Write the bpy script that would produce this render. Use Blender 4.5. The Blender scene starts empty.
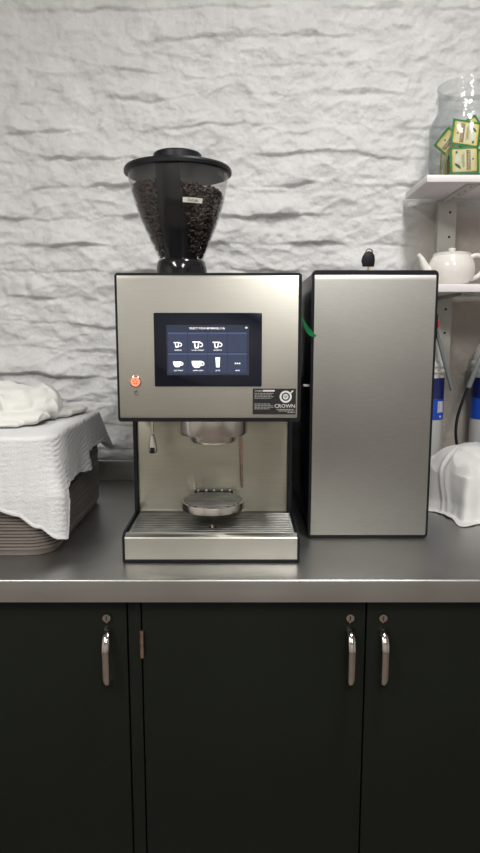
import bpy, bmesh, math, random
from mathutils import Vector, Matrix, noise
random.seed(7)
PI = math.pi
SC = bpy.context.scene
COL = SC.collection

# ------------------------------------------------------------------ materials
def new_mat(name):
    m = bpy.data.materials.new(name); m.use_nodes = True
    nt = m.node_tree; b = nt.nodes.get('Principled BSDF')
    return m, nt, b

def add_bump(nt, b, scale, strength, dist=0.002, detail=4, stretch=None, kind='noise'):
    tc = nt.nodes.new('ShaderNodeTexCoord'); mp = nt.nodes.new('ShaderNodeMapping')
    if stretch: mp.inputs['Scale'].default_value = stretch
    nt.links.new(tc.outputs['Object'], mp.inputs['Vector'])
    n = nt.nodes.new('ShaderNodeTexNoise'); n.inputs['Scale'].default_value = scale; n.inputs['Detail'].default_value = detail
    nt.links.new(mp.outputs[0], n.inputs['Vector'])
    bp = nt.nodes.new('ShaderNodeBump'); bp.inputs['Strength'].default_value = strength; bp.inputs['Distance'].default_value = dist
    nt.links.new(n.outputs[0], bp.inputs['Height']); nt.links.new(bp.outputs[0], b.inputs['Normal'])
    return n, mp

def mat(name, col, rough=0.5, metal=0.0, var=0.0, vscale=8, bump=None, coat=0, emit=None, es=0, sheen=0, ior=None, stretch=None, spec=None):
    m, nt, b = new_mat(name)
    b.inputs['Base Color'].default_value = (*col, 1); b.inputs['Roughness'].default_value = rough; b.inputs['Metallic'].default_value = metal
    if spec is not None: b.inputs['Specular IOR Level'].default_value = spec
    if coat: b.inputs['Coat Weight'].default_value = coat
    if sheen: b.inputs['Sheen Weight'].default_value = sheen
    if ior: b.inputs['IOR'].default_value = ior
    if emit:
        b.inputs['Emission Color'].default_value = (*emit, 1); b.inputs['Emission Strength'].default_value = es
    if bump: add_bump(nt, b, bump[0], bump[1], bump[2], stretch=stretch)
    if var:
        tc = nt.nodes.new('ShaderNodeTexCoord'); n = nt.nodes.new('ShaderNodeTexNoise'); n.inputs['Scale'].default_value = vscale; n.inputs['Detail'].default_value = 5
        nt.links.new(tc.outputs['Object'], n.inputs['Vector'])
        r = nt.nodes.new('ShaderNodeValToRGB'); r.color_ramp.elements[0].position = .3; r.color_ramp.elements[1].position = .7
        r.color_ramp.elements[0].color = (*[c*(1-var) for c in col], 1); r.color_ramp.elements[1].color = (*[min(1, c*(1+var)) for c in col], 1)
        nt.links.new(n.outputs[0], r.inputs[0]); nt.links.new(r.outputs[0], b.inputs['Base Color'])
    return m

def brushed(name, col, rough, grain, aniso=0.6, strength=0.25, smear=0.05, rot=0.0):
    m, nt, b = new_mat(name)
    b.inputs['Metallic'].default_value = 1; b.inputs['Anisotropic'].default_value = aniso; b.inputs['Anisotropic Rotation'].default_value = rot
    tc = nt.nodes.new('ShaderNodeTexCoord'); mp = nt.nodes.new('ShaderNodeMapping'); mp.inputs['Scale'].default_value = grain
    nt.links.new(tc.outputs['Object'], mp.inputs['Vector'])
    n = nt.nodes.new('ShaderNodeTexNoise'); n.inputs['Scale'].default_value = 1; n.inputs['Detail'].default_value = 3
    nt.links.new(mp.outputs[0], n.inputs['Vector'])
    n2 = nt.nodes.new('ShaderNodeTexNoise'); n2.inputs['Scale'].default_value = 5; n2.inputs['Detail'].default_value = 6; n2.inputs['Roughness'].default_value = .65
    nt.links.new(tc.outputs['Object'], n2.inputs['Vector'])
    mr = nt.nodes.new('ShaderNodeMapRange'); mr.inputs['From Min'].default_value = .3; mr.inputs['From Max'].default_value = .7
    mr.inputs['To Min'].default_value = rough-smear; mr.inputs['To Max'].default_value = rough+smear
    nt.links.new(n2.outputs[0], mr.inputs['Value']); nt.links.new(mr.outputs[0], b.inputs['Roughness'])
    r = nt.nodes.new('ShaderNodeValToRGB'); r.color_ramp.elements[0].position = .25; r.color_ramp.elements[1].position = .75
    r.color_ramp.elements[0].color = (*[c*.95 for c in col], 1); r.color_ramp.elements[1].color = (*[min(1, c*1.04) for c in col], 1)
    nt.links.new(n.outputs[0], r.inputs[0]); nt.links.new(r.outputs[0], b.inputs['Base Color'])
    bp = nt.nodes.new('ShaderNodeBump'); bp.inputs['Strength'].default_value = strength; bp.inputs['Distance'].default_value = .0005
    nt.links.new(n.outputs[0], bp.inputs['Height']); nt.links.new(bp.outputs[0], b.inputs['Normal'])
    if aniso:
        t = nt.nodes.new('ShaderNodeTangent'); t.direction_type = 'RADIAL'; t.axis = 'Z'; nt.links.new(t.outputs[0], b.inputs['Tangent'])
    return m

def clear_mat(name, tint, edge, edge_rough=.05, blend=.35, gloss=(1, 1, 1)):
    """thin clear plastic / glass wall: see-through face on, reflective and greyer at grazing angles"""
    m, nt, b = new_mat(name); nt.nodes.remove(b)
    out = nt.nodes['Material Output']
    tr = nt.nodes.new('ShaderNodeBsdfTransparent'); tr.inputs[0].default_value = (*tint, 1)
    gl = nt.nodes.new('ShaderNodeBsdfGlossy'); gl.inputs['Roughness'].default_value = edge_rough; gl.inputs[0].default_value = (*gloss, 1)
    tr2 = nt.nodes.new('ShaderNodeBsdfTransparent'); tr2.inputs[0].default_value = (*edge, 1)
    lw = nt.nodes.new('ShaderNodeLayerWeight'); lw.inputs[0].default_value = blend
    m1 = nt.nodes.new('ShaderNodeMixShader'); nt.links.new(lw.outputs['Facing'], m1.inputs[0]); nt.links.new(tr.outputs[0], m1.inputs[1]); nt.links.new(tr2.outputs[0], m1.inputs[2])
    lf = nt.nodes.new('ShaderNodeLayerWeight'); lf.inputs[0].default_value = .5
    pw_ = nt.nodes.new('ShaderNodeMath'); pw_.operation = 'POWER'; pw_.inputs[1].default_value = 4.5; nt.links.new(lf.outputs['Facing'], pw_.inputs[0])
    fr = nt.nodes.new('ShaderNodeMath'); fr.operation = 'MULTIPLY_ADD'; fr.inputs[1].default_value = .75; fr.inputs[2].default_value = .045; nt.links.new(pw_.outputs[0], fr.inputs[0])
    m2 = nt.nodes.new('ShaderNodeMixShader'); nt.links.new(fr.outputs[0], m2.inputs[0]); nt.links.new(m1.outputs[0], m2.inputs[1]); nt.links.new(gl.outputs[0], m2.inputs[2])
    nt.links.new(m2.outputs[0], out.inputs[0])
    return m

def cloth_mat(name, col, scale=900, strength=.5, rows=None):
    m, nt, b = new_mat(name)
    b.inputs['Base Color'].default_value = (*col, 1); b.inputs['Roughness'].default_value = .9; b.inputs['Sheen Weight'].default_value = .15
    tc = nt.nodes.new('ShaderNodeTexCoord')
    n = nt.nodes.new('ShaderNodeTexNoise'); n.inputs['Scale'].default_value = 260; n.inputs['Detail'].default_value = 3
    nt.links.new(tc.outputs['Object'], n.inputs['Vector'])
    n3 = nt.nodes.new('ShaderNodeTexNoise'); n3.inputs['Scale'].default_value = 60; n3.inputs['Detail'].default_value = 3
    nt.links.new(tc.outputs['Object'], n3.inputs['Vector'])
    ad = nt.nodes.new('ShaderNodeMath'); ad.operation = 'MULTIPLY_ADD'; ad.inputs[1].default_value = 1.5
    nt.links.new(n3.outputs[0], ad.inputs[0]); nt.links.new(n.outputs[0], ad.inputs[2])
    bp = nt.nodes.new('ShaderNodeBump'); bp.inputs['Strength'].default_value = strength; bp.inputs['Distance'].default_value = .0015
    nt.links.new(ad.outputs[0], bp.inputs['Height']); nt.links.new(bp.outputs[0], b.inputs['Normal'])
    return m

M = {}
# painted rough masonry
m, nt, b = new_mat('white_masonry_paint'); M['masonry'] = m
b.inputs['Roughness'].default_value = .62
tc = nt.nodes.new('ShaderNodeTexCoord')
n = nt.nodes.new('ShaderNodeTexNoise'); n.inputs['Scale'].default_value = 14; n.inputs['Detail'].default_value = 8; n.inputs['Roughness'].default_value = .6
nt.links.new(tc.outputs['Object'], n.inputs['Vector'])
r = nt.nodes.new('ShaderNodeValToRGB'); r.color_ramp.elements[0].position = .25; r.color_ramp.elements[1].position = .65
r.color_ramp.elements[0].color = (.56, .565, .57, 1); r.color_ramp.elements[1].color = (.67, .675, .68, 1)
nt.links.new(n.outputs[0], r.inputs[0])
# smooth beige plaster behind the shelf, its tone partly painted-in shadow of the shelf
sx = nt.nodes.new('ShaderNodeSeparateXYZ'); nt.links.new(tc.outputs['Object'], sx.inputs[0])
a1 = nt.nodes.new('ShaderNodeMapRange'); a1.inputs['From Min'].default_value = .44; a1.inputs['From Max'].default_value = .56; nt.links.new(sx.outputs['X'], a1.inputs['Value'])
a2 = nt.nodes.new('ShaderNodeMapRange'); a2.inputs['From Min'].default_value = 1.72; a2.inputs['From Max'].default_value = 1.66; nt.links.new(sx.outputs['Z'], a2.inputs['Value'])
am = nt.nodes.new('ShaderNodeMath'); am.operation = 'MULTIPLY'; nt.links.new(a1.outputs[0], am.inputs[0]); nt.links.new(a2.outputs[0], am.inputs[1])
mx = nt.nodes.new('ShaderNodeMixRGB'); mx.inputs[2].default_value = (.42, .385, .345, 1); nt.links.new(am.outputs[0], mx.inputs[0]); nt.links.new(r.outputs[0], mx.inputs[1])
nt.links.new(mx.outputs[0], b.inputs['Base Color'])
n2 = nt.nodes.new('ShaderNodeTexNoise'); n2.inputs['Scale'].default_value = 55; n2.inputs['Detail'].default_value = 6
nt.links.new(tc.outputs['Object'], n2.inputs['Vector'])
bp = nt.nodes.new('ShaderNodeBump'); bp.inputs['Strength'].default_value = .7; bp.inputs['Distance'].default_value = .007
nt.links.new(n2.outputs[0], bp.inputs['Height']); nt.links.new(bp.outputs[0], b.inputs['Normal'])

M['paint'] = mat('room_paint', (.62, .61, .58), .7, bump=(40, .1, .002))
M['ceil'] = mat('ceiling_paint', (.7, .7, .68), .8, bump=(30, .1, .002))
M['floor'] = mat('floor_tile', (.16, .13, .11), .45, var=.25, vscale=6, bump=(20, .1, .002))
M['counter'] = brushed('worktop_steel', (.435, .432, .42), .38, (3, 500, 60), aniso=0, strength=.12, smear=.07)
M['steel'] = brushed('machine_steel', (.54, .53, .485), .38, (14, 300, 500), aniso=.6, strength=.05, smear=.03, rot=.25)
M['steel_door'] = brushed('cooler_door_steel', (.31, .305, .288), .47, (60, 300, 400), aniso=.35, strength=.10, smear=.03, rot=.25)
M['back_steel'] = brushed('dispensing_back_steel', (.43, .415, .345), .38, (14, 300, 400), aniso=.4, strength=.08, smear=.08, rot=.25)
M['chrome'] = mat('polished_chrome', (.52, .48, .46), .12, 1, bump=(60, .05, .001))
M['satin'] = mat('satin_turned_steel', (.62, .59, .56), .24, 1, bump=(3, .05, .001))
M['blackp'] = mat('black_plastic', (.005, .006, .009), .42, spec=.3, var=.2, vscale=40)
M['blackg'] = mat('gloss_black_plastic', (.008, .008, .010), .12, var=.2, vscale=30)
M['grille'] = mat('tray_grille_steel', (.34, .34, .33), .38, 1, var=.2, vscale=30)
M['blackrub'] = mat('black_rubber', (.015, .015, .015), .6, var=.2, vscale=30)
M['darkgap'] = mat('dark_metal_side', (.02, .022, .026), .3, .4, var=.3, vscale=12)
M['screen'] = mat('screen_glass', (.004, .006, .016), .08, var=.1)
M['display'] = mat('lit_display', (.01, .012, .02), .2, emit=(.014, .018, .034), es=1.0, var=.1)
M['tile_ui'] = mat('lit_display_tile', (.01, .012, .02), .2, emit=(.024, .032, .066), es=1.0, var=.1)
M['glowtop'] = mat('lit_display_blue', (.01, .012, .02), .2, emit=(.055, .09, .19), es=1.0, var=.1)
M['white_ui'] = mat('lit_display_white', (.8, .8, .8), .3, emit=(1, 1, 1), es=.75, var=.02)
M['ui_dark'] = mat('lit_display_dark', (.02, .01, .01), .3, emit=(.05, .015, .01), es=1, var=.02)
M['red_glow'] = mat('button_red_glow', (.6, .1, .06), .3, emit=(1, .22, .12), es=1.1, var=.02)
M['sticker'] = mat('sticker_black', (.012, .013, .014), .35, var=.1)
M['stk_white'] = mat('sticker_print', (.7, .7, .7), .5, var=.02)
M['stk_grey'] = mat('sticker_fine_print', (.33, .33, .33), .5, var=.02)
M['label_white'] = mat('paper_label', (.72, .70, .64), .6, var=.03)
M['label_ink'] = mat('label_ink', (.02, .02, .02), .6, var=.03)
M['bean'] = mat('roasted_bean', (.034, .020, .016), .5, var=.5, vscale=90)
M['bowl'] = clear_mat('hopper_clear_plastic', (.93, .925, .92), (.62, .61, .60), .05, .3)
M['glass'] = clear_mat('jar_glass', (.985, .99, .99), (.66, .69, .69), .07, .42)
M['cabinet'] = mat('dark_green_laminate', (.0076, .0098, .0070), .48, spec=.18, var=.06, vscale=3, bump=(200, .05, .001))
M['cabinet_edge'] = mat('cabinet_carcass', (.012, .013, .011), .6, var=.06)
M['hinge'] = mat('hinge_metal', (.42, .30, .24), .35, 1, var=.2, vscale=60)
M['muslin'] = cloth_mat('white_muslin', (.64, .645, .655), strength=.8)
M['muslin2'] = cloth_mat('ivory_muslin', (.66, .66, .63))
M['towel'] = cloth_mat('white_towel', (.62, .62, .615), strength=.4)
M['tray'] = mat('brown_grey_tray_plastic', (.185, .160, .145), .40, var=.18, vscale=10)
M['shelf'] = mat('white_melamine', (.74, .70, .72), .4, var=.02, bump=(90, .03, .001))
M['track'] = mat('painted_slotted_steel', (.50, .49, .46), .5, var=.08, vscale=20)
M['hole'] = mat('bolt_hole_dark', (.03, .02, .015), .7, var=.1)
M['ceramic'] = mat('white_glazed_ceramic', (.76, .74, .70), .16, coat=.5, var=.02)
M['pk_green'] = mat('packet_green', (.015, .22, .06), .35, var=.25, vscale=40)
M['pk_yellow'] = mat('packet_yellow', (.80, .58, .12), .4, var=.25, vscale=30)
M['pk_cream'] = mat('packet_cream', (.74, .68, .42), .45, var=.08, vscale=30)
M['pk_brown'] = mat('packet_brown', (.20, .10, .045), .5, var=.1)
M['pk_leaf'] = mat('packet_leaf', (.02, .13, .025), .5, var=.2, vscale=60)
M['pk_white'] = mat('packet_white', (.75, .76, .72), .5, var=.03)
M['filter'] = mat('filter_housing_white', (.52, .52, .51), .35, var=.03)
M['filter_top'] = mat('filter_cap_white', (.62, .62, .60), .35, var=.03)
M['blue'] = mat('filter_label_blue', (.012, .07, .48), .4, var=.1, vscale=10)
M['navy'] = mat('filter_label_navy', (.010, .018, .12), .4, var=.1, vscale=10)
M['hose'] = mat('grey_hose', (.17, .19, .20), .4, var=.1)
M['hoseb'] = mat('black_hose', (.012, .012, .014), .3, var=.1)
M['ribbon'] = mat('green_ribbon_satin', (.01, .30, .09), .35, var=.2, vscale=80)
M['brass'] = mat('brass', (.62, .46, .22), .25, 1, var=.05)
M['red'] = mat('red_plastic', (.6, .03, .05), .4, var=.05)
M['lamp'] = mat('lamp_diffuser', (.8, .8, .8), .5, emit=(1, .97, .92), es=4)
M['lamp_body'] = mat('lamp_housing', (.7, .7, .7), .5, var=.02)

# ------------------------------------------------------------------ builders
class MB:
    def __init__(s): s.bm = bmesh.new()
    def box(s, x0, x1, y0, y1, z0, z1, bev=0, seg=2, mtx=None):
        t = bmesh.new()
        bmesh.ops.create_cube(t, size=1, matrix=Matrix.Translation(((x0+x1)/2, (y0+y1)/2, (z0+z1)/2)) @ Matrix.Diagonal((x1-x0, y1-y0, z1-z0, 1)))
        if bev: bmesh.ops.bevel(t, geom=list(t.edges), offset=bev, segments=seg, affect='EDGES', profile=.5)
        return s.join(t, mtx)
    def join(s, t, mtx=None):
        if mtx: t.transform(mtx)
        me = bpy.data.meshes.new('tmp'); t.to_mesh(me); t.free(); s.bm.from_mesh(me); bpy.data.meshes.remove(me); return s
    def raw(s, verts, faces, mtx=None):
        t = bmesh.new(); vs = [t.verts.new(v) for v in verts]
        for f in faces:
            try: t.faces.new([vs[i] for i in f])
            except ValueError: pass
        return s.join(t, mtx)
    def lathe(s, prof, c=(0, 0, 0), seg=64, a0=0, a1=2*PI, sx=1, sy=1, mtx=None):
        full = abs(a1-a0-2*PI) < 1e-6; n = seg if full else seg+1
        V = []; F = []
        for i in range(n):
            a = a0+(a1-a0)*i/seg
            for (r_, z) in prof: V.append((c[0]+r_*math.cos(a)*sx, c[1]+r_*math.sin(a)*sy, c[2]+z))
        k = len(prof)
        for i in range(seg):
            j = (i+1) % n
            for q in range(k-1): F.append((i*k+q, j*k+q, j*k+q+1, i*k+q+1))
        t = bmesh.new(); vs = [t.verts.new(v) for v in V]
        for f in F: t.faces.new([vs[i] for i in f])
        bmesh.ops.remove_doubles(t, verts=t.verts, dist=1e-6)
        bmesh.ops.recalc_face_normals(t, faces=t.faces)
        return s.join(t, mtx)
    def tube(s, pts, rad, seg=12, cap=True, flat=1.0, closed=False):
        P = [Vector(p) for p in pts]; n = len(P); V = []; F = []
        R = rad if isinstance(rad, (list, tuple)) else [rad]*n
        up = None
        for i in range(n):
            d = (P[min(i+1, n-1)]-P[max(i-1, 0)]).normalized()
            if up is None:
                up = Vector((1, 0, 0)) if abs(d.x) < .7 else Vector((0, 0, 1))
            u = (up-d*up.dot(d)).normalized(); up = u; w = d.cross(u)
            for k in range(seg):
                a = 2*PI*k/seg; V.append(P[i]+u*math.cos(a)*R[i]+w*math.sin(a)*R[i]*flat)
        for i in range(n-1):
            for k in range(seg):
                k2 = (k+1) % seg; F.append((i*seg+k, i*seg+k2, (i+1)*seg+k2, (i+1)*seg+k))
        if cap: F.append(tuple(range(seg))[::-1]); F.append(tuple((n-1)*seg+k for k in range(seg)))
        t = bmesh.new(); vs = [t.verts.new(v) for v in V]
        for f in F: t.faces.new([vs[i] for i in f])
        bmesh.ops.recalc_face_normals(t, faces=t.faces)
        return s.join(t)
    def prism_xz(s, poly, y0, y1, bev=0, mtx=None):
        """polygon in x,z extruded along y"""
        t = bmesh.new(); n = len(poly)
        a = [t.verts.new((x, y0, z)) for x, z in poly]; b_ = [t.verts.new((x, y1, z)) for x, z in poly]
        f1 = t.faces.new(a); t.faces.new(b_[::-1])
        for i in range(n): t.faces.new((a[i], b_[i], b_[(i+1) % n], a[(i+1) % n]))
        bmesh.ops.recalc_face_normals(t, faces=t.faces)
        if bev:
            es = [e for e in t.edges if all(abs(v.co.y-y0) < 1e-7 for v in e.verts)]
            bmesh.ops.bevel(t, geom=es, offset=bev, segments=2, affect='EDGES', profile=.5)
        return s.join(t, mtx)
    def prism_yz(s, poly, x0, x1):
        t = bmesh.new(); n = len(poly)
        a = [t.verts.new((x0, y, z)) for y, z in poly]; b_ = [t.verts.new((x1, y, z)) for y, z in poly]
        t.faces.new(a); t.faces.new(b_[::-1])
        for i in range(n): t.faces.new((a[i], b_[i], b_[(i+1) % n], a[(i+1) % n]))
        bmesh.ops.recalc_face_normals(t, faces=t.faces)
        return s.join(t)

def rrect(x0, x1, z0, z1, r, seg=6):
    out = []
    for cx, cz, a in ((x1-r, z1-r, 0), (x0+r, z1-r, 90), (x0+r, z0+r, 180), (x1-r, z0+r, 270)):
        for k in range(seg+1):
            t = math.radians(a+90*k/seg); out.append((cx+r*math.cos(t), cz+r*math.sin(t)))
    return out

ORG = {}
def root(name, label, cat, loc, group=None):
    o = bpy.data.objects.new(name, None); o.empty_display_size = .05; COL.objects.link(o); o.location = loc
    ORG[o.name] = Vector(loc); o['label'] = label; o['category'] = cat
    if group: o['group'] = group
    return o
def link_mesh(name, me, material, parent, org, smooth):
    o = bpy.data.objects.new(name, me); COL.objects.link(o)
    if material: me.materials.append(material)
    if smooth is not None:
        for p in me.polygons: p.use_smooth = True
        if smooth < 179:
            me.set_sharp_from_angle(angle=math.radians(smooth))
    if parent: o.parent = parent
    else: o.location = org
    ORG[o.name] = Vector(org)
    return o
def part(name, mb, material, parent, label=None, smooth=35):
    org = ORG[parent.name]
    bm = mb.bm; bm.transform(Matrix.Translation(-org)); me = bpy.data.meshes.new(name); bm.to_mesh(me); bm.free()
    o = link_mesh(name, me, material, parent, org, smooth)
    if label: o['label'] = label
    return o
def single(name, mb, material, label, cat, loc, group=None, smooth=35, kind=None):
    org = Vector(loc); bm = mb.bm; bm.transform(Matrix.Translation(-org)); me = bpy.data.meshes.new(name); bm.to_mesh(me); bm.free()
    o = link_mesh(name, me, material, None, org, smooth)
    if label: o['label'] = label; o['category'] = cat
    if group: o['group'] = group
    if kind: o['kind'] = kind
    return o
def struct(name, mb, material, smooth=None):
    me = bpy.data.meshes.new(name); mb.bm.to_mesh(me); mb.bm.free()
    o = link_mesh(name, me, material, None, (0, 0, 0), smooth); o['kind'] = 'structure'; return o

def text_mb(txt, x, z, y, size, align='CENTER', rot=0, extrude=.0002, mb=None, mtx=None):
    """lettering standing in the xz plane, facing -y"""
    cu = bpy.data.curves.new('txt', 'FONT'); cu.body = txt; cu.size = size; cu.align_x = align; cu.align_y = 'CENTER'; cu.extrude = extrude; cu.resolution_u = 2
    o = bpy.data.objects.new('txt', cu); COL.objects.link(o)
    dg = bpy.context.evaluated_depsgraph_get(); me = bpy.data.meshes.new_from_object(o.evaluated_get(dg))
    me.transform(Matrix.Translation((x, y, z)) @ Matrix.Rotation(rot, 4, 'Y') @ Matrix.Rotation(PI/2, 4, 'X'))
    if mtx: me.transform(mtx)
    if mb is None: mb = MB()
    mb.bm.from_mesh(me); bpy.data.objects.remove(o); bpy.data.curves.remove(cu); bpy.data.meshes.remove(me)
    return mb

def sstep(a, b_, x):
    t = max(0, min(1, (x-a)/(b_-a))); return t*t*(3-2*t)
def hsh(i, j=0):
    v = math.sin(i*127.1+j*311.7+13.7)*43758.5453; return v-math.floor(v)
def nz(x, y, z=0): return noise.noise(Vector((x, y, z)))
def fbm(x, y, z, o=4):
    return noise.fractal(Vector((x, y, z)), .9, 2.1, o)

# ------------------------------------------------------------------ room
WALLY = 1.895
def relief(x, z):
    w = .030*nz(x*2.1, z*1.7, 3.1)+.015*nz(x*6.5, z*5, 9.2)+.0065*nz(x*21, z*18, 1.2)
    zz = z+w+.006; c = zz/.076; i = math.floor(c); t = c-i
    br = hsh(i, 5)
    xx = (x+.022*nz(x*6, z*9, 7))/(.20+.16*br)+i*.47; j = math.floor(xx); s = xx-j
    amp = hsh(i, j)
    A = sstep(-.05, .42, nz(x*5.0, z*7.5, i*1.7))
    lowpart = 1-.60*sstep(1.66, 1.95, z)              # courses show less towards the top of the wall
    prof = sstep(0, .10, t)*(1-.75*sstep(.25, 1.0, t))
    side = sstep(0, .10, s)*sstep(0, .10, 1-s)
    hh = .021*prof*(.22+.78*A)*(.45+.75*amp)*(.60+.40*side)*lowpart
    hh += .0095*fbm(x*5, z*7, 2.2, 3)+.0052*fbm(x*18, z*24, 4.2, 5)
    rid = 1-abs(nz(x*9+2*w*9, z*19, 8.8))*2.2
    hh += .0038*max(0, rid)**3
    p1 = nz(x*38, z*52, 5.5); hh += .0016*p1+.0028*max(0, p1-.15)
    pit = nz(x*13, z*34, 15.5); hh -= .010*max(0, pit-.32)
    smooth = sstep(.47, .56, x)*sstep(1.70, 1.66, z)
    hh = hh*(1-smooth)+.004*smooth+smooth*.0006*nz(x*30, z*30, 1)
    return (.004+max(-.003, hh))*sstep(.955, .985, z)
def axis(lo, a, b_, hi, fine, coarse):
    out = []; v = lo
    while v < a-1e-6: out.append(v); v += coarse
    v = a
    while v < b_-1e-6: out.append(v); v += fine
    v = b_
    while v < hi-1e-6: out.append(v); v += coarse
    out.append(hi); return out
def wall_back():
    X = axis(-2.2, -.80, .85, 2.4, .0038, .03); Z = axis(0, .95, 2.30, 2.8, .0038, .03)
    V = []; F = []
    for z in Z:
        for x in X: V.append((x, WALLY-relief(x, z), z))
    nx = len(X)
    for k in range(len(Z)-1):
        for i in range(nx-1):
            a = k*nx+i; F.append((a, a+1, a+nx+1, a+nx))
    b0 = len(V)
    V += [(-2.2, 2.05, 0), (2.4, 2.05, 0), (2.4, 2.05, 2.8), (-2.2, 2.05, 2.8)]
    F.append((b0+1, b0, b0+3, b0+2))
    me = bpy.data.meshes.new('wall_back'); me.from_pydata(V, [], F); me.update()
    o = link_mesh('wall_back', me, M['masonry'], None, (0, 0, 0), 180); o['kind'] = 'structure'
wall_back()
struct('wall_left', MB().box(-2.35, -2.2, -2.4, 2.05, 0, 2.8), M['paint'])
struct('wall_right', MB().box(2.4, 2.55, -2.4, 2.05, 0, 2.8), M['paint'])
struct('wall_front', MB().box(-2.35, 2.55, -2.55, -2.4, 0, 2.8), M['paint'])
struct('floor', MB().box(-2.35, 2.55, -2.55, 2.05, -.1, 0), M['floor'])
struct('ceiling', MB().box(-2.35, 2.55, -2.55, 2.05, 2.8, 2.9), M['ceil'])

# ------------------------------------------------------------------ worktop
CY = 1.095
wt = root('worktop', 'long brushed stainless steel worktop with a folded front edge above the dark cabinets', 'worktop', (0, 1.48, .858))
mb = MB()
n_ = 5; prof = [(CY, .858)]
for k in range(n_+1):
    a = PI-(PI/2)*k/n_; prof.append((CY+.0035+.0035*math.cos(a), .8965+.0035*math.sin(a)))
prof += [(1.885, .900), (1.885, .870), (CY+.018, .870), (CY+.018, .858)]
mb.prism_yz(prof, -1.2, 1.25)
part('counter_surface', mb, M['counter'], wt, smooth=60)
struct('trim_1', MB().box(-1.2, 1.25, 1.868, 1.884, .9005, .962, .002), M['counter'])

# ------------------------------------------------------------------ cabinets
FY = 1.122   # door front plane
def handle(mbh, x, zc):
    pts = []; h = .0505; d = .030
    path = [(FY+.001, zc+h+.004), (FY-.010, zc+h+.001), (FY-.020, zc+h-.006), (FY-d+.002, zc+h-.018), (FY-d, zc+h-.030), (FY-d, zc), (FY-d, zc-h+.022), (FY-d+.003, zc-h+.010), (FY-.016, zc-h+.001), (FY+.001, zc-h)]
    pts = [(x, y, z) for y, z in path]
    mbh.tube(pts, [.0075, .0075, .0072, .0070, .0068, .0068, .0068, .0068, .0075, .0075], seg=14, flat=.55)
def door(cab, x0, x1, hx, hinge_x, lab):
    d = part('door', MB().box(x0, x1, FY, FY+.018, .11, .849, .0012), M['cabinet'], cab)
    if lab: d['label'] = lab
    mh = MB(); handle(mh, hx, .741); part('handle', mh, M['chrome'], d, 'chrome bow handle', smooth=60)
    lk = MB(); lk.lathe([(0, -.006), (.0075, -.006), (.0088, -.004), (.0088, .002)], mtx=Matrix.Translation((hx-.001, FY-.0005, .8175)) @ Matrix.Rotation(PI/2, 4, 'X') @ Matrix.Scale(-1, 4, (0, 0, 1)), seg=28)
    lk.prism_xz([(hx-.005, .811), (hx-.001, .8065), (hx+.003, .811)], FY-.004, FY+.001)
    part('lock', lk, M['chrome'], d, 'round chrome cam lock')
    part('keyhole', MB().box(hx-.0018, hx+.0002, FY-.0078, FY-.0055, .8135, .8215), M['hole'], d)
    hg = MB(); hg.tube([(hinge_x, FY-.003, .739), (hinge_x, FY-.003, .765)], .0042, 14); hg.tube([(hinge_x, FY-.003, .7662), (hinge_x, FY-.003, .793)], .0042, 14)
    part('hinge', hg, M['hinge'], d, 'small bronze-coloured barrel hinge')
def carcass(cab, x0, x1, stile=None):
    mb = MB()
    mb.box(x0, x1, FY+.020, 1.86, .10, .857)
    part('cabinet_body', mb, M['cabinet_edge'], cab)
    part('plinth', MB().box(x0, x1, FY+.07, 1.85, 0, .0998), M['cabinet_edge'], cab)
    if stile: part('stile', MB().box(stile[0], stile[1], FY+.001, FY+.0198, .11, .849, .001), M['cabinet'], cab)
cA = root('base_cabinet', 'dark green base cabinet on the left, under the stacked trays, with one chrome bow handle', 'cabinet', (-.41, 1.49, 0))
carcass(cA, -.640, -.1835, (-.2075, -.1845)); door(cA, -.6365, -.2105, -.2455, -.636, None)
cB = root('base_cabinet', 'dark green two-door base cabinet below the coffee machine with a pair of bow handles', 'cabinet', (.245, 1.49, 0))
carcass(cB, -.1825, .660); door(cB, -.1815, .2325, .2045, -.1825, 'wide left-hand door, hinged on its left'); door(cB, .2355, .657, .2655, .657, 'right-hand door with its handle on the left')
cC = root('base_cabinet', 'dark green single-door base cabinet at the far left end of the worktop', 'cabinet', (-.9, 1.49, 0))
carcass(cC, -1.10, -.642); door(cC, -1.097, -.645, -.685, -1.097, None)
cD = root('base_cabinet', 'dark green single-door base cabinet at the far right end of the worktop', 'cabinet', (.9, 1.49, 0))
carcass(cD, .662, 1.15); door(cD, .665, 1.147, .705, 1.147, None)

# ------------------------------------------------------------------ coffee machine
X0, X1 = -.226, .110
PY = 1.18
cm = root('coffee_machine', 'bean-to-cup coffee machine in brushed steel and black with a touchscreen and bean hopper', 'coffee machine', (-.058, 1.45, .9))
mb = MB()
mb.box(X0+.002, X1-.001, PY+.020, 1.74, 1.188, 1.4425, .004)            # head
mb.box(X0+.003, X1-.001, 1.352, 1.74, .906, 1.19, .003)                  # column
mb.box(X0+.0, X0+.007, 1.335, 1.5, .955, 1.19); mb.box(X1-.008, X1, 1.335, 1.5, .955, 1.19)
for fx in (X0+.03, X1-.03):
    for fy in (1.24, 1.70): mb.lathe([(0, 0), (.014, 0), (.014, .010), (0, .010)], (fx, fy, .9), 20)
part('housing', mb, M['blackp'], cm, 'black side and top casing')
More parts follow.
